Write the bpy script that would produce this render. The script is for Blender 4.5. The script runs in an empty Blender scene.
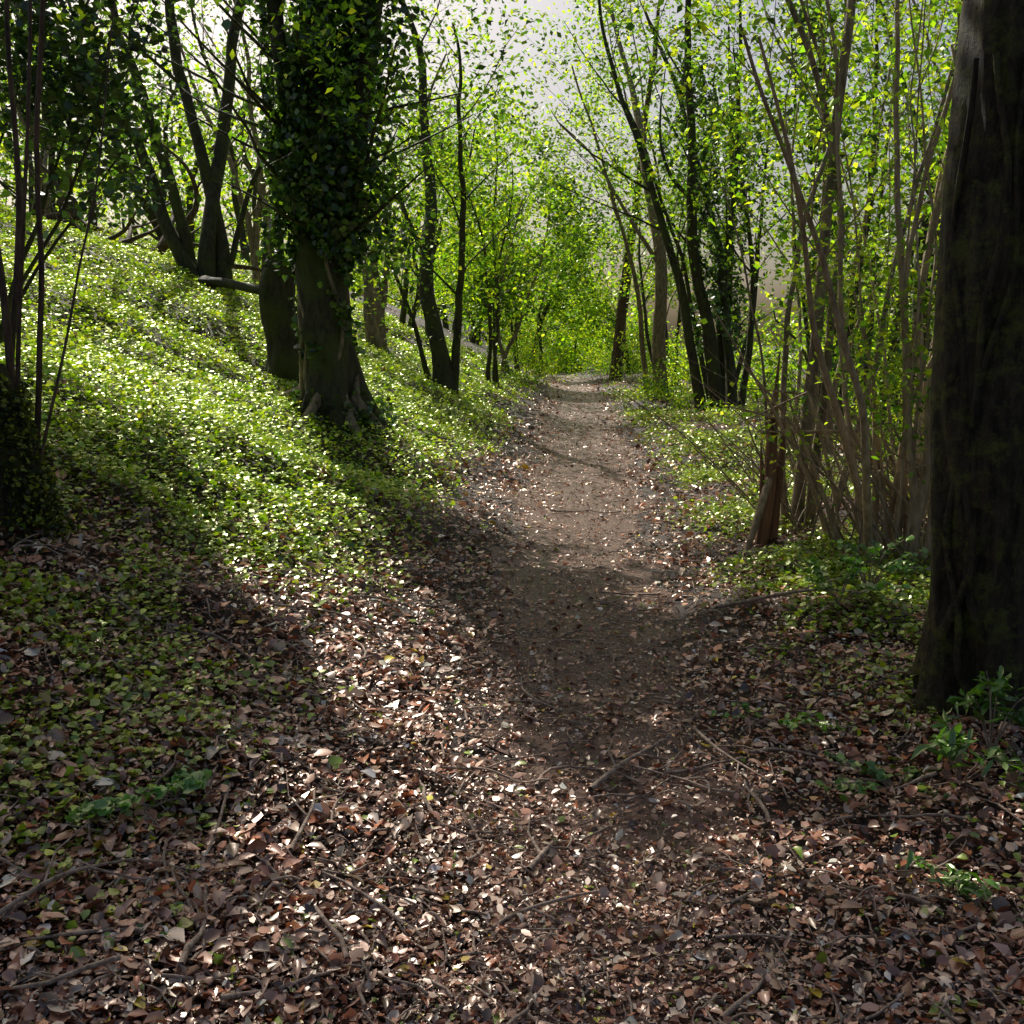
import bpy, math, numpy as np
from mathutils import Vector
rng=np.random.default_rng(11)
scene=bpy.context.scene
SUN_EL=math.radians(44); SUN_AZ=math.radians(-24)   # azimuth from +Y towards +X
SD=np.array([math.sin(SUN_AZ)*math.cos(SUN_EL),math.cos(SUN_AZ)*math.cos(SUN_EL),math.sin(SUN_EL)])

# ---------------------------------------------------------------- noise / terrain
def hsh(i,j,s):
    v=np.sin(i*127.1+j*311.7+s*74.7)*43758.5453
    return v-np.floor(v)
def vn(x,y,s=0):
    x=np.asarray(x,float); y=np.asarray(y,float)
    i=np.floor(x); j=np.floor(y); fx=x-i; fy=y-j
    fx=fx*fx*(3-2*fx); fy=fy*fy*(3-2*fy)
    return (hsh(i,j,s)*(1-fx)+hsh(i+1,j,s)*fx)*(1-fy)+(hsh(i,j+1,s)*(1-fx)+hsh(i+1,j+1,s)*fx)*fy
def sp(x,k=3.0):
    z=np.clip(np.asarray(x,float)*k,-40,40)
    return np.where(np.asarray(x)*k>39,x,np.log1p(np.exp(z))/k)
def ss(a,b,x):
    t=np.clip((np.asarray(x,float)-a)/(b-a),0,1); return t*t*(3-2*t)
def px(y):
    y=np.asarray(y,float)
    yy=np.clip(y,-30,70)
    return 0.075*yy-0.0004*yy*yy-0.012*sp(yy-36,0.5)**1.6+0.06*np.sin(yy*0.55)
def H(x,y):
    x=np.asarray(x,float); y=np.asarray(y,float)
    d=px(y)-x
    b=0.47*sp(d-0.8,2.5)
    b=b-0.88*sp(b-4.0,1.5)
    r=-d
    rt=0.10*ss(0.6,1.5,r)-0.30*(sp(r-4.6,1.5)-0.0)
    rt=np.maximum(rt,-5+0*rt)
    off=ss(0.4,1.6,np.abs(d))
    n=(vn(x*0.7,y*0.7,1)-.5)*0.26*off+(vn(x*2.3,y*2.3,2)-.5)*(0.03+0.08*off)+(vn(x*7,y*7,3)-.5)*0.022
    far=ss(60,140,y)*3.0
    return b+rt+n+far-0.03*(1-ss(0.2,0.8,np.abs(d)))

# ---------------------------------------------------------------- mesh helpers
def mk(name,V,F,k,mat,col=None,smooth=False,parent=None):
    V=np.ascontiguousarray(V,dtype=np.float32); F=np.ascontiguousarray(F,dtype=np.int32).ravel()
    me=bpy.data.meshes.new(name)
    me.vertices.add(len(V)); me.vertices.foreach_set("co",V.ravel())
    me.loops.add(len(F)); me.loops.foreach_set("vertex_index",F)
    nf=len(F)//k
    me.polygons.add(nf); me.polygons.foreach_set("loop_start",np.arange(nf,dtype=np.int32)*k)
    try: me.polygons.foreach_set("loop_total",np.full(nf,k,dtype=np.int32))
    except Exception: pass
    me.update(calc_edges=True)
    if smooth: me.polygons.foreach_set("use_smooth",np.ones(nf,dtype=bool))
    if col is not None:
        a=me.color_attributes.new("Col",'FLOAT_COLOR','POINT')
        c=np.ones((len(V),4),dtype=np.float32); c[:,:3]=col
        a.data.foreach_set("color",c.ravel())
    me.materials.append(mat)
    ob=bpy.data.objects.new(name,me); scene.collection.objects.link(ob)
    if parent is not None: ob.parent=parent
    return ob
def empty(name,loc=(0,0,0)):
    e=bpy.data.objects.new(name,None); scene.collection.objects.link(e)
    e.empty_display_size=0.2
    return e

LEAF_A=(np.array([[0,0,0],[-.33,.45,.09],[0,1,-.05],[.33,.45,.09]]),np.array([[0,3,2],[0,2,1]]),3)
def leafB(w,fold=.09,droop=-.1):
    V=np.array([[0,0,0],[0,.4,0],[0,.75,droop*.4],[0,1,droop],[-w*.8,.22,fold*.9],[-w,.58,fold],[w*.8,.22,fold*.9],[w,.58,fold]])
    F=np.array([[0,1,5,4],[1,2,3,5],[0,6,7,1],[1,7,3,2]])
    return (V,F,4)
LEAF_B=leafB(.34,.12,-.17)
LEAF_W=leafB(.5,.12,-.15)
LEAF_N=leafB(.17,.05,-.2)
def scatter(name,tmpl,P,size,flat,col,mat,parent=None,colvar=0.25,narrow=None):
    TV,TF,k=tmpl; N=len(P)
    if N==0: return None
    n=rng.normal(size=(N,3))*np.asarray(1-flat).reshape(-1,1)*1.0; n[:,2]+=np.asarray(flat)*1.6
    n/=np.linalg.norm(n,axis=1,keepdims=True)+1e-9
    t=rng.normal(size=(N,3)); t-=n*(t*n).sum(1,keepdims=True); t/=np.linalg.norm(t,axis=1,keepdims=True)+1e-9
    b=np.cross(n,t)
    s=np.asarray(size).reshape(-1,1,1)
    wx=rng.uniform(.55,1.15,(N,1,1)); wz=rng.uniform(-.8,2.0,(N,1,1))
    T=TV-np.array([0,.5,0])
    V=P[:,None,:]+s*(T[None,:,0:1]*wx*b[:,None,:]+T[None,:,1:2]*t[:,None,:]+T[None,:,2:3]*wz*n[:,None,:])
    F=(TF[None]+(np.arange(N)*len(TV))[:,None,None])
    c=np.asarray(col)
    if c.ndim==1: c=np.tile(c,(N,1))
    c=c*np.exp(rng.normal(0,colvar,(N,1)))
    c=np.repeat(np.clip(c,0,.8),len(TV),axis=0)
    return mk(name,V.reshape(-1,3),F.reshape(-1,k),k,mat,col=c,parent=parent)

class TB:
    def __init__(s): s.V=[];s.F=[];s.o=0
    def tube(s,pts,rad,ns=8,lump=0.0,flare=0.0,nlobe=5,seed=None):
        pts=np.asarray(pts,float); rad=np.asarray(rad,float); n=len(pts)
        T=np.gradient(pts,axis=0); T/=np.linalg.norm(T,axis=1,keepdims=True)+1e-9
        u=np.cross(T[0],[0.3,1,0.1]); u/=np.linalg.norm(u)+1e-9
        th=np.arange(ns)/ns*2*math.pi
        sd=rng.uniform(0,50) if seed is None else seed
        L=np.concatenate([[0],np.cumsum(np.linalg.norm(np.diff(pts,axis=0),axis=1))])
        out=np.zeros((n,ns,3))
        for i in range(n):
            u=u-T[i]*np.dot(u,T[i]); u/=np.linalg.norm(u)+1e-9
            w=np.cross(T[i],u)
            rr=np.full(ns,rad[i])
            if lump>0:
                rr=rr*(1+lump*(2*vn(np.cos(th)*1.6+sd+5,np.sin(th)*1.6+L[i]*1.3+9,4)-1)+lump*.45*(2*vn(np.cos(th)*5+sd+5,np.sin(th)*5+L[i]*3.5+9,7)-1))
            if flare>0:
                e=math.exp(-L[i]/(0.28+rad[0]*0.5))
                rr=rr*(1+flare*e*(0.55+0.6*np.cos(nlobe*th+sd)+.3*np.cos(3*th+sd*2)))
            out[i]=pts[i]+rr[:,None]*(np.cos(th)[:,None]*u+np.sin(th)[:,None]*w)
        s.V.append(out.reshape(-1,3))
        i=np.arange(n-1)[:,None]*ns; j=np.arange(ns)[None]; j2=(j+1)%ns
        q=np.stack([i+j,i+j2,i+ns+j2,i+ns+j],-1).reshape(-1,4)+s.o
        s.F.append(q); s.o+=n*ns
    def done(s,name,mat,parent=None):
        return mk(name,np.concatenate(s.V),np.concatenate(s.F),4,mat,smooth=True,parent=parent)

def smoothpath(ctrl,n):
    c=np.asarray(ctrl,float); m=len(c)
    out=[]
    cc=np.vstack([2*c[0]-c[1],c,2*c[-1]-c[-2]])
    for t in np.linspace(0,m-1-1e-6,n):
        i=int(t); f=t-i
        a,b,d,e=cc[i],cc[i+1],cc[i+2],cc[i+3]
        out.append(.5*((2*b)+(-a+d)*f+(2*a-5*b+4*d-e)*f*f+(-a+3*b-3*d+e)*f**3))
    return np.array(out)

def unit(v):
    v=np.asarray(v,float); return v/(np.linalg.norm(v)+1e-9)
def grow(tb,tips,p,d,L,r,lvl,maxl,up=.03,wob=.13,nch=5,spread=.8,first=.3,lump=0.0,flare=0.0,tipr=.25):
    n=int(np.clip(L/0.3,4,22)); pts=[np.array(p,float)]; d=unit(d)
    for i in range(n):
        d=unit(d+rng.normal(0,wob,3)*np.array([1,1,.6])+np.array([0,0,up])); pts.append(pts[-1]+d*L/n)
    pts=np.array(pts); t=np.linspace(0,1,n+1); rad=r*(1-(1-tipr)*t**.9)
    ns=12 if r>.12 else 8 if r>.04 else 5 if r>.015 else 3
    if flare>0:
        nn=n*4; pp=smoothpath(pts,nn+1); rad2=np.interp(np.linspace(0,1,nn+1),t,rad)
        tb.tube(pp,rad2,max(ns,16),lump,flare)
    else: tb.tube(pts,rad,ns,lump)
    if lvl>=maxl:
        k=max(1,n//3); tips.extend(list(pts[k:])); return
    if lvl==maxl-1: tips.extend(list(pts[-2:]))
    for c in range(nch):
        tt=first+(1-first)*(c+rng.uniform(0,1))/nch
        i=min(int(tt*n),n-1); f=tt*n-i
        q=pts[i]*(1-f)+pts[min(i+1,n)]*f
        ax=unit(pts[min(i+1,n)]-pts[i])
        o=unit(np.cross(ax,rng.normal(size=3)))
        a=spread*rng.uniform(.6,1.3)
        nd=ax*math.cos(a)+o*math.sin(a)
        grow(tb,tips,q,nd,L*rng.uniform(.30,.52)*(1.15-.5*tt),np.interp(tt,t,rad)*rng.uniform(.3,.5),lvl+1,maxl,up,wob*1.7,max(3,nch-1),spread,.25)

# ---------------------------------------------------------------- where sun gets through the crowns
def ell(x,y,cx,cy,rx,ry,a):
    c,s=math.cos(a),math.sin(a); dx=x-cx; dy=y-cy
    u=(dx*c+dy*s)/rx; v=(-dx*s+dy*c)/ry
    return 1-ss(.8,1.2,np.sqrt(u*u+v*v))
def lit(x,y):
    d=px(y)-x
    l=ell(x,y,-.45,4.6,.55,2.1,.30)
    l=np.maximum(l,ell(x,y,-.03,3.2,.42,1.0,0))
    l=np.maximum(l,ell(x,y,.65,2.6,.85,.45,.1))
    l=np.maximum(l,.9*ell(x,y,.05,2.2,.65,.4,.1))
    l=np.maximum(l,.95*ell(x,y,-1.0,6.2,.9,1.9,.1))
    l=np.maximum(l,ell(x,y,1.0,6.1,.5,.45,.2))
    l=np.maximum(l,.9*ell(x,y,.9,3.6,.5,.25,.5))
    l=np.maximum(l,1.0*ss(1.4,2.2,d)*ss(4.6,5.8,y)*(1-ss(24,27,y)))
    l=np.maximum(l,.98*ss(-1.7,-1.2,d)*ss(7.6,8.6,y)*(1-ss(25,28,y)))
    l=np.maximum(l,.92*ss(-4.2,-3,d)*ss(7.5,9,y)*(1-ss(20,24,y)))
    l=np.maximum(l,1.0*ss(.57,.62,.55*vn(x*1.7,y*1.4,12)+.45*vn(x*4.5,y*4,13))*ss(-1.6,-.9,x))
    return l
def litat(P):
    hx=P[:,0].copy(); hy=P[:,1].copy()
    for _ in range(4):
        g=H(hx,hy); t=np.maximum(P[:,2]-g,0)/SD[2]
        hx=P[:,0]-SD[0]*t; hy=P[:,1]-SD[1]*t
    return np.where(hy>26,0.0,lit(hx,hy))
def keep(P,strength=1.0):
    return rng.uniform(size=len(P))>litat(P)*strength

# ---------------------------------------------------------------- materials
def nt(name):
    m=bpy.data.materials.new(name); m.use_nodes=True; t=m.node_tree; t.nodes.clear()
    o=t.nodes.new("ShaderNodeOutputMaterial"); return m,t,o
def leafmat(name,trans=.5,tcol=(1.6,1.5,.6),gloss=.08,rough=.35,gcol=(1,1,1)):
    m,t,o=nt(name); N=t.nodes.new; L=t.links.new
    a=N("ShaderNodeAttribute"); a.attribute_name="Col"
    tm=N("ShaderNodeVectorMath"); tm.operation='MULTIPLY'; L(a.outputs["Color"],tm.inputs[0]); tm.inputs[1].default_value=tcol
    di=N("ShaderNodeBsdfDiffuse"); L(a.outputs["Color"],di.inputs["Color"])
    tr=N("ShaderNodeBsdfTranslucent"); L(tm.outputs[0],tr.inputs["Color"])
    mx=N("ShaderNodeMixShader"); mx.inputs[0].default_value=trans; L(di.outputs[0],mx.inputs[1]); L(tr.outputs[0],mx.inputs[2])
    gl=N("ShaderNodeBsdfGlossy"); gl.inputs["Roughness"].default_value=rough; gl.inputs["Color"].default_value=(*gcol,1)
    m2=N("ShaderNodeMixShader"); m2.inputs[0].default_value=gloss; L(mx.outputs[0],m2.inputs[1]); L(gl.outputs[0],m2.inputs[2])
    L(m2.outputs[0],o.inputs[0]); return m
def barkmat(name,c1,c2,moss=(.07,.085,.02),mossamt=.4,scale=6,bump=.6,zst=.25,mscale=2.2,spec=.3):
    m,t,o=nt(name); N=t.nodes.new; L=t.links.new
    tc=N("ShaderNodeTexCoord"); mp=N("ShaderNodeMapping"); mp.inputs["Scale"].default_value=(1,1,zst); L(tc.outputs["Object"],mp.inputs[0])
    n1=N("ShaderNodeTexNoise"); n1.inputs["Scale"].default_value=scale*4; n1.inputs["Detail"].default_value=6; n1.inputs["Roughness"].default_value=.75; L(mp.outputs[0],n1.inputs["Vector"])
    n2=N("ShaderNodeTexNoise"); n2.inputs["Scale"].default_value=mscale; n2.inputs["Detail"].default_value=8; n2.inputs["Roughness"].default_value=.8; L(tc.outputs["Object"],n2.inputs["Vector"])
    cr=N("ShaderNodeValToRGB"); cr.color_ramp.elements[0].position=.35; cr.color_ramp.elements[1].position=.65
    cr.color_ramp.elements[0].color=(*c1,1); cr.color_ramp.elements[1].color=(*c2,1); L(n1.outputs["Fac"],cr.inputs[0])
    r2=N("ShaderNodeMapRange"); r2.inputs[1].default_value=.62-mossamt*.4; r2.inputs[2].default_value=.72-mossamt*.3; L(n2.outputs["Fac"],r2.inputs[0])
    mx=N("ShaderNodeMix"); mx.data_type='RGBA'; L(r2.outputs[0],mx.inputs[0]); L(cr.outputs[0],mx.inputs[6]); mx.inputs[7].default_value=(*moss,1)
    ad=N("ShaderNodeMath"); ad.operation='ADD'; L(n1.outputs["Fac"],ad.inputs[0]); L(n2.outputs["Fac"],ad.inputs[1])
    bu=N("ShaderNodeBump"); bu.inputs["Strength"].default_value=bump; bu.inputs["Distance"].default_value=.035; L(ad.outputs[0],bu.inputs["Height"])
    p=N("ShaderNodeBsdfPrincipled"); p.inputs["Roughness"].default_value=.7; L(mx.outputs[2],p.inputs["Base Color"]); L(bu.outputs[0],p.inputs["Normal"])
    p.inputs["Specular IOR Level"].default_value=spec
    L(p.outputs[0],o.inputs[0]); return m
def soilmat(name,c1,c2,c3,bump=.8,rough=.6):
    m,t,o=nt(name); N=t.nodes.new; L=t.links.new
    tc=N("ShaderNodeTexCoord")
    n1=N("ShaderNodeTexNoise"); n1.inputs["Scale"].default_value=34; n1.inputs["Detail"].default_value=6; n1.inputs["Roughness"].default_value=.85; L(tc.outputs["Object"],n1.inputs["Vector"])
    n2=N("ShaderNodeTexNoise"); n2.inputs["Scale"].default_value=1.6; n2.inputs["Detail"].default_value=6; n2.inputs["Roughness"].default_value=.7; L(tc.outputs["Object"],n2.inputs["Vector"])
    cr=N("ShaderNodeValToRGB"); e=cr.color_ramp.elements; e[0].position=.36; e[1].position=.64; e[0].color=(*c1,1); e[1].color=(*c2,1); L(n1.outputs["Fac"],cr.inputs[0])
    mr=N("ShaderNodeMapRange"); mr.inputs[1].default_value=.45; mr.inputs[2].default_value=.65; mr.inputs[4].default_value=.6; L(n2.outputs["Fac"],mr.inputs[0])
    mx=N("ShaderNodeMix"); mx.data_type='RGBA'; L(mr.outputs[0],mx.inputs[0]); L(cr.outputs[0],mx.inputs[6]); mx.inputs[7].default_value=(*c3,1)
    bu=N("ShaderNodeBump"); bu.inputs["Strength"].default_value=bump; bu.inputs["Distance"].default_value=.04; L(n1.outputs["Fac"],bu.inputs["Height"])
    p=N("ShaderNodeBsdfPrincipled"); p.inputs["Roughness"].default_value=rough; L(mx.outputs[2],p.inputs["Base Color"]); L(bu.outputs[0],p.inputs["Normal"])
    L(p.outputs[0],o.inputs[0]); return m
M_leaf=leafmat("spring_leaf",.62,(1.55,1.65,.38),.05,.35,(.9,1,.7))
M_ivy=leafmat("ivy_leaf",.3,(1.6,1.7,.5),.07,.32)
M_cover=leafmat("ground_leaf",.38,(1.5,1.6,.3),.14,.33,(.92,1,.62))
M_litter=leafmat("dead_leaf",.15,(1.2,.95,.65),.15,.33,(1,.86,.76))
M_bark=barkmat("dark_bark",(.014,.012,.008),(.095,.078,.052),mossamt=.42)
M_barkL=barkmat("pale_bark",(.12,.09,.06),(.42,.32,.21),mossamt=.2)
M_straw=barkmat("straw_stem",(.22,.15,.08),(.62,.46,.28),mossamt=.05,spec=.5)
M_barkB=barkmat("brown_bark",(.035,.022,.014),(.19,.12,.075),mossamt=.2)
M_barkG=barkmat("mossy_bark",(.008,.006,.004),(.10,.078,.045),moss=(.14,.15,.03),mossamt=.33,scale=7,bump=1.0,mscale=9)
M_split=barkmat("split_wood",(.08,.035,.02),(.42,.23,.12),mossamt=.1,zst=.07,scale=5)
M_twig=barkmat("dead_twig",(.16,.10,.07),(.62,.47,.36),mossamt=.0,scale=9,spec=.5)
M_soil=soilmat("woodland_soil",(.012,.007,.005),(.09,.05,.032),(.05,.029,.018))
M_path=soilmat("trodden_soil",(.05,.025,.017),(.50,.31,.235),(.32,.185,.135),1.0,.4)
M_moss=leafmat("moss",.3,(1.5,1.5,.5),.03,.5)

# ---------------------------------------------------------------- ground sheet
def axis(fine0,fine1,step,lim,g=1.18):
    a=list(np.arange(fine0,fine1+1e-6,step)); s=step
    while a[-1]<lim: s*=g; a.append(a[-1]+s)
    s=step; b=[fine0]
    while b[-1]>-lim: s*=g; b.append(b[-1]-s)
    return np.array(b[:0:-1]+a)
def grid(name,X,Y,mat,dz=0):
    nx,ny=X.shape[1],X.shape[0]
    V=np.stack([X,Y,H(X,Y)+dz],-1).reshape(-1,3)
    i=np.arange(ny-1)[:,None]*nx; j=np.arange(nx-1)[None]
    F=np.stack([i+j,i+j+1,i+nx+j+1,i+nx+j],-1).reshape(-1,4)
    return mk(name,V,F,4,mat,smooth=True)
gx=axis(-9,8,.09,500); gy=axis(0,30,.10,600)
X,Y=np.meshgrid(gx,gy); grid("ground",X,Y,M_soil)
yy=np.arange(-4,47,.1); s=np.linspace(-1,1,17)
X=px(yy)[:,None]+s[None]*(0.38+.30*(vn(yy*1.3,yy*0,5)-.5)+.09*rng.normal(size=len(yy))+.022*np.clip(yy,0,20))[:,None]
Y=np.repeat(yy[:,None],17,1)
dzz=0.012*(1-np.abs(s)**4)[None]+0.002
grid("footpath",X,Y,M_path,np.repeat(dzz,len(yy),0))

# ---------------------------------------------------------------- leaf litter (one object)
def polar(N,d0,d1,a0,a1,p=1.0):
    u=rng.uniform(size=N)
    d=d0*(d1/d0)**(u**p); a=rng.uniform(a0,a1,N)
    return d*np.sin(a),d*np.cos(a),d
N=340000
x,y,dist=polar(N,1.6,42,-.70,.70,.95)
dl=px(y)-x; pd=np.abs(dl)
cov=1-(.05+.42*ss(3.0,5.5,y)*(1-.4*ss(8,16,y)))*(1-ss(.05,.7,pd+.5*(vn(x*3,y*3,77)-.5)))
greenish=ss(1.2,2.2,dl)*ss(4.5,7,y)
cov=cov*(1-greenish*.85)*(.6+.4*ss(.25,.5,vn(x*1.9,y*1.9,71)))
k=rng.uniform(size=N)<cov
x,y,dist,dl,pd=x[k],y[k],dist[k],dl[k],pd[k]; N=len(x)
small=1-ss(.3,.8,pd)
sz=np.clip(np.exp(rng.normal(math.log(.015),.60,N)),.005,.058)*(1+.065*dist)*(1-.3*small)
z=H(x,y)+.010+np.abs(rng.normal(0,.009,N))+sz*.12
pal=np.array([[.42,.20,.13],[.20,.08,.05],[.55,.32,.23],[.70,.50,.38],[.07,.034,.02],[.76,.64,.53],[.48,.16,.075],[.66,.48,.04],[.24,.38,.03]])
pi=rng.choice(len(pal),N,p=[.20,.17,.17,.12,.17,.05,.085,.015,.02])
scatter("leaf_litter",LEAF_B,np.stack([x,y,z],1),sz,np.clip(rng.normal(.66,.17,N),.12,.97),pal[pi],M_litter,colvar=.32)

tb=TB()
for i in range(2600):
    a=rng.uniform(-.6,.6); d=1.9*(18/1.9)**rng.uniform(); x0,y0=d*math.sin(a),d*math.cos(a)
    L=rng.uniform(.04,.22)*(1+ .06*d) if i>140 else rng.uniform(.22,.6)
    r=rng.uniform(.0014,.0046)*(1+.06*d) if i>140 else rng.uniform(.004,.009)
    th=rng.uniform(0,math.pi); n=6; q=[]
    for j in range(n):
        th+=rng.normal(0,.25); x0+=math.cos(th)*L/n; y0+=math.sin(th)*L/n
        q.append([x0,y0,float(H(x0,y0))+.024+r+.008*math.sin(j+i)])
    tb.tube(q,np.linspace(r,r*.5,n),5)
tb.done("fallen_twigs",M_twig)
def stick(name,pts,r,mat=M_twig):
    tb=TB(); P=[[a,b,float(H(a,b))+.035+h] for a,b,h in pts]
    P=smoothpath(P,14); tb.tube(P,np.linspace(r,r*.35,14),8,.12)
    for k in (5,9): 
        d=unit(P[k+1]-P[k]); o=np.array([-d[1],d[0],.25])*(1 if k==5 else -1)
        tb.tube([P[k],P[k]+.08*(d+o),P[k]+.2*(d+.6*o)],[r*.5,r*.35,r*.2],5)
    return tb.done(name,mat)
stick("fallen_branch",[(.28,3.35,0),(.42,3.55,.02),(.58,3.75,0)],.012)
stick("fallen_branch",[(-.62,2.6,0),(-.6,2.8,.02),(-.62,2.95,0)],.007)
stick("fallen_branch",[(.05,2.75,0),(.1,2.85,.01),(.13,2.95,0)],.012)
stick("fallen_branch",[(1.2,5.6,0),(1.7,5.3,.04),(2.2,5.2,.0)],.012)
stick("fallen_branch",[(-1.2,2.1,0),(-1.1,2.25,.02),(-.98,2.4,0)],.008)
stick("fallen_branch",[(.75,3.9,0),(.8,3.6,.02),(.92,3.35,0)],.008)

# ---------------------------------------------------------------- ground cover plants on the bank and verge
N=420000
x,y,dist=polar(N,2.2,34,-.74,.72,.68)
dl=px(y)-x
nz=vn(x*1.1,y*1.1,21)*.5+vn(x*3.2,y*3.2,22)*.5
pL=ss(.9,1.9,dl)*ss(4.0,6.6,y)*ss(.14,.40,nz+.15)
pLn=.5*ss(.9,1.7,dl)*(1-ss(4.6,6.6,y))*ss(.50,.64,nz)
pR=ss(.7,1.4,-dl)*ss(.36,.54,nz)*ss(3.5,6,y)*.9
pRn=ss(1.0,1.6,-dl)*(1-ss(4,6,y))*ss(.42,.58,nz)*.6
k=rng.uniform(size=N)<np.clip(pL+pLn+pR+pRn,0,1)
x,y,dist,dl=x[k],y[k],dist[k],dl[k]; N=len(x)
sz=rng.uniform(.012,.030,N)*(1+.085*dist)
z=H(x,y)+.015+rng.uniform(0,1,N)**1.7*(.03+.13*vn(x*2,y*2,30))*np.clip(y/7,.4,1)
pal=np.array([[.36,.52,.035],[.22,.39,.03],[.52,.63,.06],[.62,.68,.12],[.08,.17,.02],[.40,.52,.12]])
pi=rng.choice(len(pal),N,p=[.27,.2,.2,.12,.13,.08])
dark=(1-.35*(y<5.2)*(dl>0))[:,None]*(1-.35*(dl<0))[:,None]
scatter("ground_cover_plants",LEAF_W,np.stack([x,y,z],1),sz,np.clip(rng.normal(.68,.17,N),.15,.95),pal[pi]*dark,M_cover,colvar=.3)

# ---------------------------------------------------------------- foliage helper
SPRING=np.array([[.27,.42,.035],[.14,.28,.03],[.42,.52,.05],[.05,.12,.018],[.52,.56,.07]])
DARK=np.array([[.02,.05,.012],[.035,.08,.016],[.06,.13,.022],[.12,.23,.035]])
MIX=np.array([[.05,.12,.02],[.10,.21,.03],[.24,.38,.035],[.38,.50,.05],[.03,.07,.015]])
def foliage(name,tips,n,spread,size,parent,pal=SPRING,pw=None,mat=None,tmpl=LEAF_A,flat=.45,keepst=1.0,zsq=.6,mul=1.0,thin=.55):
    tips=np.asarray(tips)
    if len(tips)==0: return
    P=tips[rng.integers(0,len(tips),n)]+rng.normal(0,1,(n,3))*np.array([spread,spread,spread*zsq])
    P=P[P[:,2]>H(P[:,0],P[:,1])+.1]
    cl=vn(P[:,0]*1.3+P[:,2]*.9,P[:,1]*1.3+P[:,2]*1.1,40); P=P[rng.uniform(size=len(P))<ss(.2,.6,cl)*1.05+.08]
    P=P[keep(P,keepst)]
    hh=P[:,2]-H(P[:,0],P[:,1]); P=P[rng.uniform(size=len(P))<1-thin*ss(3.0,6.5,hh)]
    n=len(P)
    pw=pw or [.28,.26,.18,.18,.10][:len(pal)]
    pw=np.array(pw[:len(pal)])/sum(pw[:len(pal)])
    c=pal[rng.choice(len(pal),n,p=pw)]*mul
    c=c*(.5+1.0*vn(P[:,0]*.9+P[:,2]*.8,P[:,1]*.9+P[:,2]*.7,44))[:,None]
    scatter(name,tmpl,P,rng.uniform(.65,1.25,n)*size,flat,c,mat or M_leaf,parent=parent,colvar=.2)

def tree(name,base,stems,leaves,lsize,bark,pal=SPRING,maxl=2,spread=.28,keepst=.97,flare=.5,nch=6,mul=1.0,up=.03,wob=.09,first=.3,tmpl=LEAF_A,lump=.12,sprd=.8,thin=.55):
    e=empty(name); tb=TB(); tips=[]
    for (dx,dy,d,L,r) in stems:
        bx,by=base[0]+dx,base[1]+dy; bz=float(H(bx,by))-.12
        grow(tb,tips,(bx,by,bz),d,L,r,0,maxl,up=up,wob=wob,nch=nch,spread=sprd,first=first,lump=lump,flare=flare)
    tb.done("trunk_and_limbs",bark,e)
    foliage("leaves",tips,leaves,spread,lsize,e,pal,keepst=keepst,mul=mul,tmpl=tmpl,thin=thin)
    return e,tips

def ivy_on(pts,rads,n,size,parent,name="ivy",thick=.12,pal=DARK,mat=None,gap=.0,off=(0,0)):
    pts=np.asarray(pts); m=len(pts)
    t=rng.uniform(0,m-1.001,n); i=t.astype(int); f=(t-i)[:,None]
    c=pts[i]*(1-f)+pts[i+1]*f; r=np.interp(t,np.arange(m),rads)
    a=rng.uniform(0,2*math.pi,n)
    bul=.15+2.0*vn(np.cos(a)*1.3+3,c[:,2]*1.5+np.sin(a)*1.3+7,51)**1.7
    rr=r+thick*bul*rng.uniform(.1,1,n)**.6
    P=c+np.stack([np.cos(a)*rr+off[0],np.sin(a)*rr+off[1],rng.normal(0,.12,n)],1)
    P=P[P[:,2]>H(P[:,0],P[:,1])+.02]
    if gap>0: P=P[vn(P[:,0]*3+P[:,2]*2,P[:,1]*3+P[:,2]*2.4,88)>gap]
    col=pal[rng.integers(0,len(pal),len(P))]
    scatter(name,LEAF_W,P,rng.uniform(.55,1.2,len(P))*size,.25,col,mat or M_ivy,parent=parent)

# ---------------------------------------------------------------- ivy-clad tree A
bx,by=-1.78,10.0; bz=float(H(bx,by))-.15
e=empty("ivy_clad_tree"); tb=TB(); tips=[]
main=smoothpath([[bx,by,bz],[bx-.04,by,bz+.9],[bx-.10,by+.05,bz+2.0],[bx-.08,by+.1,bz+3.2],[bx-.0,by,bz+5],[bx+.1,by-.2,bz+8],[bx,by,bz+11]],90)
mr=np.interp(np.linspace(0,1,90),[0,.1,.3,1],[.28,.24,.21,.07])
tb.tube(main,mr,40,.24,.75,5)
fork=smoothpath([main[25],main[29]+[.26,0,.1],[bx+.45,by,bz+3.9],[bx+.85,by-.1,bz+5.4],[bx+1.1,by-.2,bz+7.5]],40)
tb.tube(fork,np.linspace(.14,.05,40),16,.15)
fork2=smoothpath([main[30],main[33]+[-.2,0,.2],[bx-.5,by,bz+4.6],[bx-.8,by,bz+7]],30)
tb.tube(fork2,np.linspace(.11,.04,30),12,.15)
for q in (main[42],main[45],main[52],main[55],main[62],main[70],main[78],fork[8],fork[12],fork[22],fork[30],fork[36],fork2[8],fork2[12],fork2[20],fork2[27]):
    for j in range(3): grow(tb,tips,q,[rng.normal(),rng.normal()-.2,.4],rng.uniform(1.2,2.2),.025,1,2,nch=5)
tb.done("trunk_and_limbs",M_bark,e)
tb=TB()
for j in range(9):
    a0=rng.uniform(0,6.28); P=[];tw=rng.uniform(-1.6,1.6)
    for i in range(0,46,2):
        a=a0+tw*i/30+.25*math.sin(i*.4+j); fl=1+.6*math.exp(-i*.12/.4)
        P.append(main[i]+np.array([math.cos(a),math.sin(a),0])*(mr[i]*fl*1.03+.01))
    tb.tube(smoothpath(P,50),np.linspace(rng.uniform(.018,.04),.012,50),7,.25)
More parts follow.
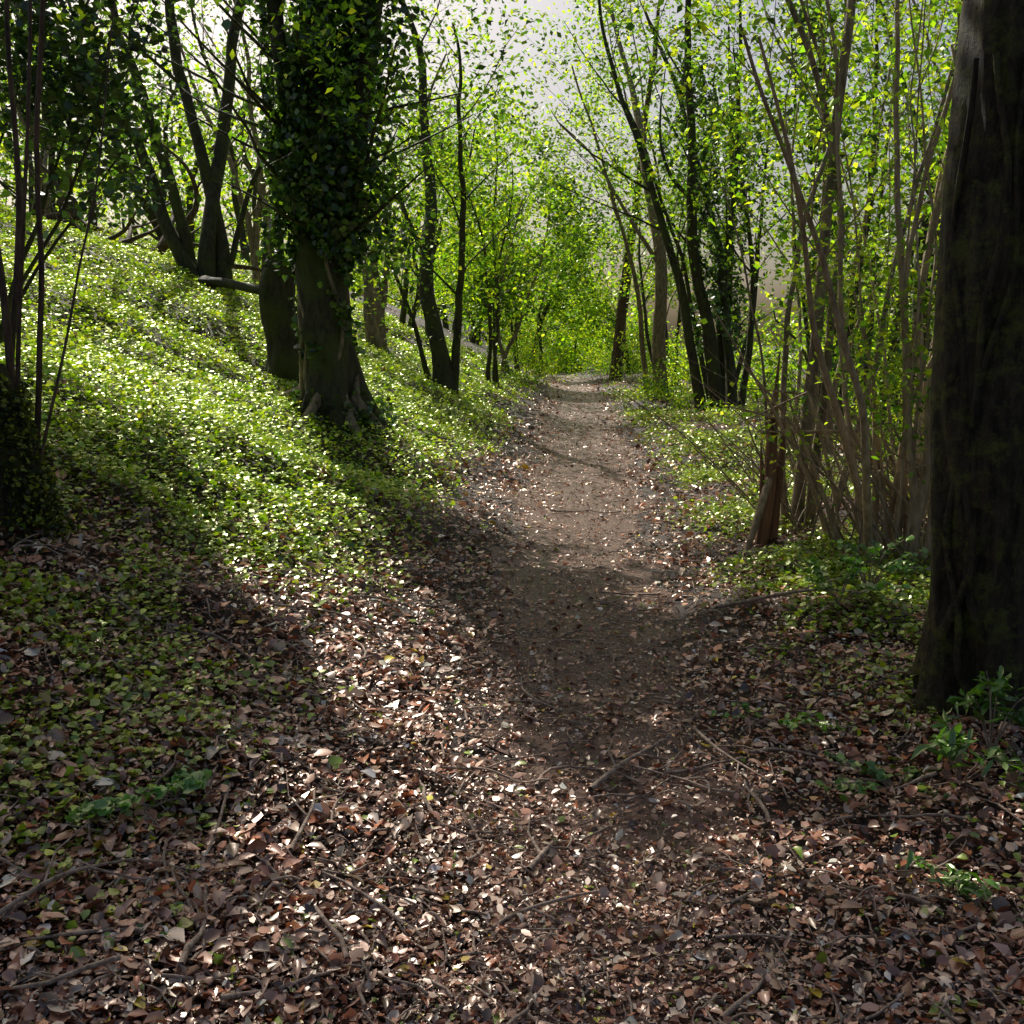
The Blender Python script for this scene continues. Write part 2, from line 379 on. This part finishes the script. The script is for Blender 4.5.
for a in (-.3,-1.0,-1.9,.6,2.8):
    P=[]
    for t in np.linspace(0,1,8):
        rx=bx+math.cos(a)*(.22+t*.6); ry=by+math.sin(a)*(.22+t*.6); P.append([rx,ry,float(H(rx,ry))+.25*(1-t)**2+.02-.08*t])
    tb.tube(P,np.linspace(.07,.02,8),8,.2)
tb.done("ivy_stems_and_roots",M_barkL,e)
ivy_on(main[33:64],mr[33:64],11000,.075,e,"ivy",.42,gap=.32,off=(.02,0))
ivy_on(main[14:38],mr[14:38],2200,.07,e,"ivy_low",.12,gap=.48)
ivy_on(main[26:40],mr[26:40],2600,.07,e,"ivy_hanging",.38,gap=.5,off=(-.1,0))
ivy_on(fork[3:],np.linspace(.15,.05,37),6500,.075,e,"ivy_fork",.40,gap=.34)
ivy_on(fork2[2:],np.linspace(.12,.04,28),3600,.075,e,"ivy_fork_2",.34,gap=.34)
ivy_on(main[0:5],mr[0:5]*1.3,1200,.055,e,"ivy_base",.25)
foliage("leaves",tips,24000,.3,.075,e,np.vstack([DARK[2:],SPRING[:3]]),thin=.2)

# ---------------------------------------------------------------- broken stump behind it
bx2,by2=-2.62,11.5; z2=float(H(bx2,by2))-.1
tb=TB(); P=smoothpath([[bx2,by2,z2],[bx2+.03,by2,z2+.5],[bx2-.04,by2,z2+1.0],[bx2+.02,by2,z2+1.45]],22)
tb.tube(P,np.linspace(.22,.17,22),28,.30,.4)
V=tb.V[0]; nt_=28
for j in range(nt_): V[-nt_+j,2]+=.16*math.sin(j*.9)+.10*math.sin(j*2.3); V[-2*nt_+j,2]+=.05*math.sin(j*.9)
cen=P[-1]-[0,0,.12]; tb.V.append(np.vstack([V[-nt_:],V[-nt_:]*.0+cen+(V[-nt_:]-cen)*.5*[1,1,0]]))
o=tb.o; tb.F.append(np.array([[o+j,o+(j+1)%nt_,o+nt_+(j+1)%nt_,o+nt_+j] for j in range(nt_)])); tb.o+=2*nt_
tb.done("tree_stump",M_bark)

# ---------------------------------------------------------------- big mossy trunk on the right
bx,by=1.90,3.92; bz=float(H(bx,by))-.12
e=empty("mossy_tree"); tb=TB()
main=smoothpath([[bx,by,bz],[bx+.0,by,bz+.5],[bx-.03,by+.02,bz+1.6],[bx-.05,by+.02,bz+3],[bx-.04,by,bz+5],[bx+.2,by-.3,bz+9],[bx,by-.5,bz+12]],170)
mr=np.interp(np.linspace(0,1,170),[0,.05,.3,1],[.25,.225,.20,.08])
tb.tube(main,mr,72,.17,.42,5,seed=3.3)
tips=[]
for i in (111,119,127,136,147,158):
    for j in range(2): grow(tb,tips,main[i],[rng.normal(),rng.normal(),.9],rng.uniform(2.0,3.2),.05,1,2,nch=6)
tb.done("trunk_and_limbs",M_barkG,e)
tb=TB()
for j in range(6):
    a0=[-2.0,-1.5,-2.6,-1.1,-2.3,-.6][j]; P=[]
    for i in range(2,80,2):
        a=a0+.30*math.sin(i*.11+j*1.7)+.1*math.sin(i*.33+j); P.append(main[i]+np.array([math.cos(a),math.sin(a),0])*(mr[i]*(1+.2*math.exp(-i*.08/.4))*1.0+.006))
    tb.tube(smoothpath(P,120),np.linspace(rng.uniform(.018,.03),.01,120),8,.3)
tb.done("climbing_stems",M_barkG,e)
foliage("leaves",tips,12000,.35,.09,e)

# ---------------------------------------------------------------- unseen limbs and leaf clusters added above the frame to shade the foreground
def shade_limbs(parent,root,n,region,hr=(5.2,8.5),leaves=330):
    tb=TB(); C=[]; tries=0
    while len(C)<n and tries<6000:
        tries+=1
        gx_=rng.uniform(region[0],region[1]); gy_=rng.uniform(region[2],region[3])
        if lit(np.array([gx_]),np.array([gy_]))[0]>.3: continue
        h=rng.uniform(*hr); g=float(H(gx_,gy_)); t=(h-g)/SD[2]
        c=np.array([gx_+SD[0]*t,gy_+SD[1]*t,h])
        C.append(c)
        mid=(root+c)/2+np.array([0,0,.5])+rng.normal(0,.25,3)
        P=smoothpath([root,mid,c],12); tb.tube(P,np.linspace(.020,.005,12),5)
    P=[]
    for c in C: P.append(c+rng.normal(0,1,(leaves,3))*[.34,.34,.28])
    P=np.concatenate(P); P=P[litat(P)<rng.uniform(.3,.6,len(P))]
    tb.done("added_shade_limbs",M_bark,parent)
    scatter("added_shade_leaves",LEAF_A,P,rng.uniform(.08,.13,len(P)),.45,SPRING[rng.integers(0,4,len(P))]*.6,M_leaf,parent=parent)
ivt=bpy.data.objects["ivy_clad_tree"]
shade_limbs(ivt,np.array([-1.7,10,7.0]),84,(-.2,3.6,1.8,7.4),(6.6,8.8),330)
shade_limbs(ivt,np.array([-1.8,10,8.0]),76,(-3.6,-.5,1.2,4.9),(6.8,9),330)

# ---------------------------------------------------------------- left edge stems
BX,BY=-2.22,4.35
e,t=tree("coppiced_hazel",(BX,BY),[(0,0,(.02,.1,1),6,.018),(.06,.1,(.11,.1,1),6,.014),(-.08,.1,(.06,.1,1),6,.016),(-.1,-.05,(-.04,.2,1),5.5,.020),(.08,-.06,(.20,.2,1),3.2,.008),(-.02,.1,(.09,.0,1),5,.011)],9000,.045,M_barkB,maxl=2,spread=.2,flare=.3,first=.5,wob=.04,nch=4)
N=6000; a=rng.uniform(0,6.28,N); hh=rng.uniform(0,1,N)
rr=(.07+.15*(1-hh)**1.5)*(1+.5*vn(a*1.3,hh*4,3))*rng.uniform(.8,1.25,N)
P=np.stack([BX+np.cos(a)*rr,BY+np.sin(a)*rr,np.zeros(N)],1)
P[:,2]=H(P[:,0],P[:,1])+(hh**1.2)*.7*(.5+.5*vn(a,hh*0,9))
tb=TB(); zz=float(H(BX,BY)); tb.tube(smoothpath([[BX,BY,zz-.1],[BX+.02,BY,zz+.3],[BX-.02,BY,zz+.65]],16),np.linspace(.17,.05,16),24,.35,.5); tb.done("stool",M_barkG,e)
scatter("moss_and_ivy",LEAF_W,P,rng.uniform(.010,.03,N),.3,np.array([[.06,.08,.01],[.24,.28,.03],[.03,.05,.01]])[rng.integers(0,3,N)],M_moss,parent=e)
e=empty("ivy_bush"); tb=TB(); tips=[]
for i in range(9): grow(tb,tips,(-3.65,7.2,float(H(-3.65,7.2))),(rng.normal(0,.25),rng.normal(0,.2),1),rng.uniform(1.8,2.8),.02,0,1,nch=6,first=.45)
tb.done("stems",M_bark,e); foliage("leaves",[t for t in tips if t[2]>2.3],9000,.2,.065,e,DARK,mat=M_ivy,tmpl=LEAF_W,keepst=.4)

# ---------------------------------------------------------------- bank trees
tree("ash_tree",(-4.8,16),[(-.1,0,(-.50,.05,.85),5.5,.12),(-.2,.1,(-.25,.1,1),8,.10),(.05,0,(-.02,.1,1),9,.13),(.25,.1,(.12,.1,1),9,.12),(.15,.1,(.3,.2,1),7,.05)],30000,.09,M_bark,pal=MIX,spread=.4,flare=.6,wob=.08,nch=6,first=.35,thin=.35)
e,t=tree("oak_tree",(-1.14,17),[(0,0,(.02,.1,1),8,.15),(.12,.1,(.10,.1,1),6,.08),(-.2,0,(-.3,.1,1),3.5,.05)],42000,.09,M_bark,spread=.45,flare=.7,first=.22,wob=.08,nch=8,keepst=.88,thin=.3)
for i,(x,y,h,n,rr) in enumerate([(-2.6,20,8,34000,.12),(-.5,23,6,30000,.06),(-2.2,26,8,28000,.12),(-.2,29,6,20000,.07),(.3,35,7,20000,.10),(-3.2,31,8,24000,.12),(-5.5,22,7,24000,.10),(-6.6,27,8,22000,.12),(-9.5,21,8,17000,.10),(-8.2,18,6,12000,.06),(-11,26,8,18000,.12),(.9,41,7,16000,.12)]):
    st=[(rng.normal(0,.15),rng.normal(0,.15),(rng.normal(0,.13),rng.normal(0,.13),1),h*rng.uniform(.75,1.05),rr*rng.uniform(.5,1)) for _ in range(rng.integers(2,4))]
    tree("hazel_tree" if h<8 else "sycamore_tree",(x,y),st,n,.085+.002*y,M_bark if i%3 else M_barkL,pal=MIX if i%3==0 else SPRING,spread=.55,first=.2 if h<8 else .25,nch=6,keepst=.88,thin=.4)

# ---------------------------------------------------------------- right side
e,t=tree("coppiced_hazel",(2.25,7.8),[(0,0,(.02,.05,1),8,.052),(.12,.1,(.10,.1,1),7,.04),(-.05,.12,(-.06,.1,1),7,.03),(.2,0,(.22,.1,1),6,.03),(-.1,.0,(-.15,.1,1),3.2,.016)],9000,.06,M_barkL,spread=.25,flare=.5,first=.4,wob=.06,nch=5)
tb=TB(); bx,by=1.93,7.5; bz=float(H(bx,by))-.05
def shard(P,rad,ns,n=26):
    P=smoothpath(P,n); tb.tube(P,np.interp(np.linspace(0,1,n),np.linspace(0,1,len(rad)),rad),ns,.4)
shard([[bx-.02,by,bz],[bx+.03,by,bz+.5],[bx+.03,by,bz+1.0],[bx+.06,by+.02,bz+1.5]],[.065,.05,.04,.022,.003],11)
shard([[bx+.05,by,bz],[bx+.09,by,bz+.5],[bx+.12,by,bz+1.2]],[.045,.03,.02,.003],8)
shard([[bx-.05,by-.03,bz],[bx-.04,by-.02,bz+.4],[bx-.06,by,bz+.85]],[.04,.03,.015,.003],8)
tb.done("split_stem",M_split,e)
tb=TB(); tb.tube(smoothpath([[1.72,7.2,float(H(1.72,7.2))+.02],[1.85,7.35,.35],[2.02,7.6,.75]],12),np.linspace(.025,.03,12),8,.2); tb.done("snapped_branch",M_straw,e)
st=[]
for i in range(30):
    a=rng.uniform(0,6.28); r=rng.uniform(0,.26)
    st.append((math.cos(a)*r*1.2,math.sin(a)*r,(math.cos(a)*r*1.5+rng.normal(0,.13),math.sin(a)*r*.8+.08,1),rng.choice([1.3,2.0,3.5,5,6.5]),rng.choice([.007,.010,.015,.024,.032])))
e,t=tree("coppiced_hazel",(2.55,6.5),st,8000,.055,M_straw,spread=.2,maxl=1,flare=.2,first=.5,wob=.07,nch=4,sprd=.5)
tb=TB()   # snapped stalks leaning through the stool
for i in range(22):
    x0=rng.uniform(2.15,3.1); y0=rng.uniform(6.1,7.3); z0=float(H(x0,y0))-.03; L=rng.uniform(.7,1.9); lean=rng.choice([-1,1])*rng.uniform(.15,.75)
    kx=rng.uniform(.4,.8); p1=np.array([x0+lean*L*kx,y0+.1,z0+L*kx]); p2=p1+np.array([lean*L*.5+rng.normal(0,.15),rng.normal(0,.15),L*(1-kx)*rng.uniform(-.4,1)])
    r=rng.uniform(.008,.022); tb.tube(np.vstack([smoothpath([[x0,y0,z0],[x0+lean*L*kx*.45,y0,z0+L*kx*.5],p1],9)]),np.linspace(r,r*.8,9),7,.15)
    tb.tube(smoothpath([p1,(p1+p2)/2,p2],6),np.linspace(r*.8,r*.25,6),6,.2)
tb.done("snapped_stalks",M_straw,e)
tb=TB(); 
for i in range(200):
    a=rng.uniform(-1.5,.9); s_=rng.uniform(2.1,4.4); y0=rng.uniform(6.2,9.6); z0=float(H(s_,y0))
    L=rng.uniform(.4,1.7); P=smoothpath([[s_,y0,z0],[s_+a*.4*L,y0+.1,z0+.5*L],[s_+a*.8*L+rng.normal(0,.1),y0+.2,z0+.9*L]],7)
    tb.tube(P,np.linspace(rng.uniform(.003,.012),.002,7),5)
tb.done("dead_brushwood",M_barkL)
R=[((4.3,21),[(0,0,(-.10,.1,1),10,.15),(.3,0,(.05,.1,1),9,.12),(-.3,.1,(-.20,.1,1),9,.12),(.5,.2,(.3,.1,1),8,.08),(.1,.4,(.12,.1,1),9,.09)],17000,M_bark,"ash_tree"),
((4.0,27),[(0,0,(.0,.05,1),11,.2),(-.3,.2,(-.1,.05,1),9,.08)],15000,M_barkL,"ash_tree"),
((3.9,38),[(0,0,(-.0,.0,1),13,.24)],12000,M_barkB,"pine_tree"),
((5.6,17),[(0,0,(-.1,.1,1),8,.07),(.3,0,(.12,.1,1),8,.06),(-.2,.2,(-.2,.1,1),7,.05)],14000,M_bark,"hazel_tree"),
((4.0,13.2),[(0,0,(-.05,.1,1),7,.05),(.2,0,(.1,.1,1),7,.04),(-.2,.2,(-.15,.1,1),6,.03),(.1,-.2,(.2,0,1),6,.035)],10000,M_barkL,"hazel_tree"),
((5.4,11.5),[(0,0,(-.05,.1,1),8,.055),(.2,0,(.1,.1,1),8,.045),(-.2,.2,(-.15,.1,1),7,.035)],11000,M_barkL,"hazel_tree"),
((7.2,16),[(0,0,(-.05,.1,1),9,.1),(.2,0,(.2,.1,1),8,.06)],12000,M_bark,"ash_tree"),
((5.0,24),[(0,0,(.05,.1,1),9,.1),(.2,0,(.2,.1,1),8,.07),(-.2,0,(-.2,.1,1),8,.07)],14000,M_bark,"ash_tree"),
((4.9,32),[(0,0,(-.1,.1,1),9,.1),(.2,0,(.1,.1,1),8,.07),(-.2,0,(-.2,.1,1),7,.07)],14000,M_bark,"hazel_tree"),
((8.5,21),[(0,0,(.0,.1,1),11,.14),(.3,0,(.2,.1,1),8,.08)],11000,M_bark,"ash_tree"),
((3.9,9.6),[(0,0,(-.08,.1,1),7,.04),(.1,.1,(.05,.1,1),7,.03),(.2,-.1,(.16,0,1),6,.03),(-.1,.1,(-.2,0,1),5,.02)],7000,M_straw,"coppiced_hazel")]
for b,st,n,mt,nm in R:
    e,_=tree(nm,b,st,n,.068+.0022*b[1],mt,pal=MIX if b[1] in (21,17,16) else SPRING,spread=.45,flare=.4,first=.22,wob=.055 if b[1]>20 else .07,nch=5,keepst=.95)
    if b[1] in (21,24,17) and b[0]<6:
        zz=float(H(*b)); q=st[0][2]
        ivy_on([[b[0]+q[0]*k,b[1]+q[1]*k,zz+k] for k in (1.2,2.5,4,5.5,7)],[.12,.12,.1,.08,.07],4200,.10,e,"ivy",.38,gap=.42)

# ---------------------------------------------------------------- low green shrubs
def clump(name,cs,n,size,pal,mat=M_leaf,parent=None,kp=1.0):
    P=[]
    for (x,y,r,h) in cs:
        m=int(n*max(1,r*h*.5)); v=rng.normal(size=(m,3)); v/=np.linalg.norm(v,axis=1,keepdims=True); v*=rng.uniform(.2,1.15,(m,1))**.5
        q=v*[r,r,h]; q[:,0]+=x; q[:,1]+=y; q[:,2]=H(q[:,0],q[:,1])+np.abs(q[:,2]); P.append(q)
    P=np.concatenate(P); cl=vn(P[:,0]*2+P[:,2]*1.3,P[:,1]*2+P[:,2]*1.7,61); P=P[rng.uniform(size=len(P))<ss(.25,.65,cl)+.05]
    P=P[keep(P,kp)]
    return scatter(name,LEAF_A,P,rng.uniform(.7,1.2,len(P))*size,.4,pal[rng.integers(0,len(pal),len(P))],mat,parent=parent)
clump("undergrowth",[(3.6,18,.6,.4),(4.2,15,.7,.4),(3.4,22,.6,.5),(3.9,25,.8,1.0),(-1.2,19,.6,.4),(-.3,26,.8,1.0),(.2,32,1,1.5),(.8,38,1.2,2),(4.6,36,1.3,2),(5.2,29,1.2,2),(5.8,14,1,.8),(6.5,12,1,.8),(7.5,18,1.5,1.6),(.6,44,1.3,2.0),(3.6,43,1.2,1.5)],2400,.09,SPRING)
e=empty("distant_trees"); tb=TB(); tips=[]
rg=[]
for i in range(60):
    y=rng.uniform(46,95); x=rng.uniform(-.62,.62)*y
    rg.append((x,y))
for i in range(14): rg.append((rng.uniform(-22,-9),rng.uniform(28,42)))
for i in range(12): rg.append((rng.uniform(10,20),rng.uniform(28,44)))
for (x,y) in [(1,50),(3.4,50),(5.5,48),(-1.5,47),(2.2,56),(6,55),(4.4,60),(0,58),(3,64)]: rg.append((x,y))
for (x,y) in rg:
    h=rng.uniform(5.5,10)*(1 if y>44 else .9); tb_t=[]
    if abs(x/y-.07)<.035: h=rng.uniform(3.2,4.6)
    grow(tb,tb_t,(x,y,float(H(x,y))-.2),(rng.normal(0,.08),rng.normal(0,.08),1),h,rng.uniform(.10,.25)*(h/8),0,1,nch=9,first=.12,spread=.9)
    tips+=tb_t
tb.done("trunks",M_bark,e)
foliage("leaves",tips,125000,.85,.24,e,SPRING,keepst=.9,zsq=.8,thin=.5)
cs=[(rng.uniform(-.6,.6)*y,y,rng.uniform(1.5,3),rng.uniform(1.5,3.5)) for y in rng.uniform(46,80,34)]
cs+=[(.5,48.5,1.6,2.2),(2.6,49.5,1.6,2.0),(4.6,49,1.6,2.4),(1.5,53,2,2.6),(3.8,54,2,2.6),(6.5,52,2,3)]
clump("understorey",cs,900,.24,SPRING,parent=e,kp=.9)

# ---------------------------------------------------------------- tangled dead wood on the crest
tb=TB()
for i in range(20):
    x0=rng.uniform(-8.2,-5.2); y0=rng.uniform(17,20); a=rng.uniform(0,6.28); L=rng.uniform(1.0,2.4)
    z0=float(H(x0,y0)); el=rng.uniform(0,.7); P=[[x0,y0,z0+.05]]
    dd=np.array([math.cos(a),math.sin(a)*.6,el])
    for k in range(4): dd=unit(dd+rng.normal(0,.3,3)); P.append(np.array(P[-1])+dd*L/4)
    for q in P: q[2]=max(q[2],float(H(q[0],q[1]))+.04)
    tb.tube(smoothpath(P,14),np.linspace(rng.uniform(.03,.09),.015,14),8,.25)
tb.done("dead_branches",M_barkB)
tb=TB(); tb.tube(smoothpath([[-4.6,15.2,float(H(-4.6,15.2))+.1],[-4.0,14.6,float(H(-4,14.6))+.35],[-3.2,13.9,float(H(-3.2,13.9))+.6]],14),np.linspace(.09,.05,14),10,.3); tb.done("fallen_log",M_bark)

# ---------------------------------------------------------------- small foreground plants
def plant(name,x,y,n,h,size,tmpl,pal,mat=M_cover,sp_=.12):
    e=empty(name); tb=TB(); P=[];z0=float(H(x,y))
    for i in range(n):
        a=rng.uniform(0,6.28); r=sp_*rng.uniform(.3,1); hh=h*rng.uniform(.5,1)
        q=smoothpath([[x,y,z0],[x+math.cos(a)*r*.4,y+math.sin(a)*r*.4,z0+hh*.7],[x+math.cos(a)*r,y+math.sin(a)*r,z0+hh]],8)
        tb.tube(q,np.linspace(.004,.0015,8),4)
        for j in (4,5,6,7):
            for s_ in (-1,1,0): P.append(q[j]+rng.normal(0,.35*size,3)*[1,1,.3])
    tb.done("stems",M_twig,e); P=np.array(P)
    scatter("leaves",tmpl,P,rng.uniform(.6,1.1,len(P))*size,.6,np.asarray(pal)[rng.integers(0,len(pal),len(P))],mat,parent=e)
G=[[.08,.20,.03],[.13,.28,.05],[.05,.13,.03]]
IV=[[.12,.28,.09],[.18,.36,.12]]
plant("ivy_plant",-1.0,2.75,7,.09,.045,LEAF_W,IV,sp_=.18)
plant("ivy_plant",-1.15,2.6,5,.06,.04,LEAF_W,IV,sp_=.14)
plant("nettle_plant",1.55,3.25,7,.22,.08,LEAF_N,G,sp_=.2)
plant("nettle_plant",1.72,3.4,8,.30,.09,LEAF_N,G,sp_=.22)
plant("nettle_plant",1.25,2.65,5,.10,.06,LEAF_N,G,sp_=.12)
plant("bramble_plant",2.05,5.6,12,.35,.05,LEAF_W,G,sp_=.35)
plant("bramble_plant",1.75,5.2,12,.2,.045,LEAF_W,G,sp_=.35)
plant("bramble_plant",1.1,3.9,8,.10,.035,LEAF_W,G,sp_=.3)
plant("bramble_plant",1.35,3.3,10,.08,.035,LEAF_W,G,sp_=.32)

# ---------------------------------------------------------------- light, sky, camera
w=bpy.data.worlds.new("World"); scene.world=w; w.use_nodes=True; t=w.node_tree
bg=t.nodes["Background"]; sk=t.nodes.new("ShaderNodeTexSky"); sk.sky_type='NISHITA'; sk.sun_disc=False
sk.sun_elevation=SUN_EL; sk.sun_rotation=SUN_AZ; sk.air_density=1.0; sk.dust_density=5.0; sk.ozone_density=.6
t.links.new(sk.outputs[0],bg.inputs[0]); bg.inputs[1].default_value=.085
ld=bpy.data.lights.new("sun",'SUN'); ld.energy=5; ld.angle=math.radians(.5); ld.color=(1,.96,.88)
lo=bpy.data.objects.new("sun",ld); scene.collection.objects.link(lo); lo.location=(-8,20,20)
lo.rotation_euler=Vector(-SD).to_track_quat('-Z','Y').to_euler()
cd=bpy.data.cameras.new("camera"); cd.lens=35.16; cd.sensor_width=36; cd.clip_end=2000
co=bpy.data.objects.new("camera",cd); scene.collection.objects.link(co); co.location=(0,0,1.6); co.rotation_euler=(math.radians(90-9.76),0,0)
scene.camera=co
scene.view_settings.view_transform='Standard'; scene.view_settings.look='None'; scene.view_settings.exposure=0
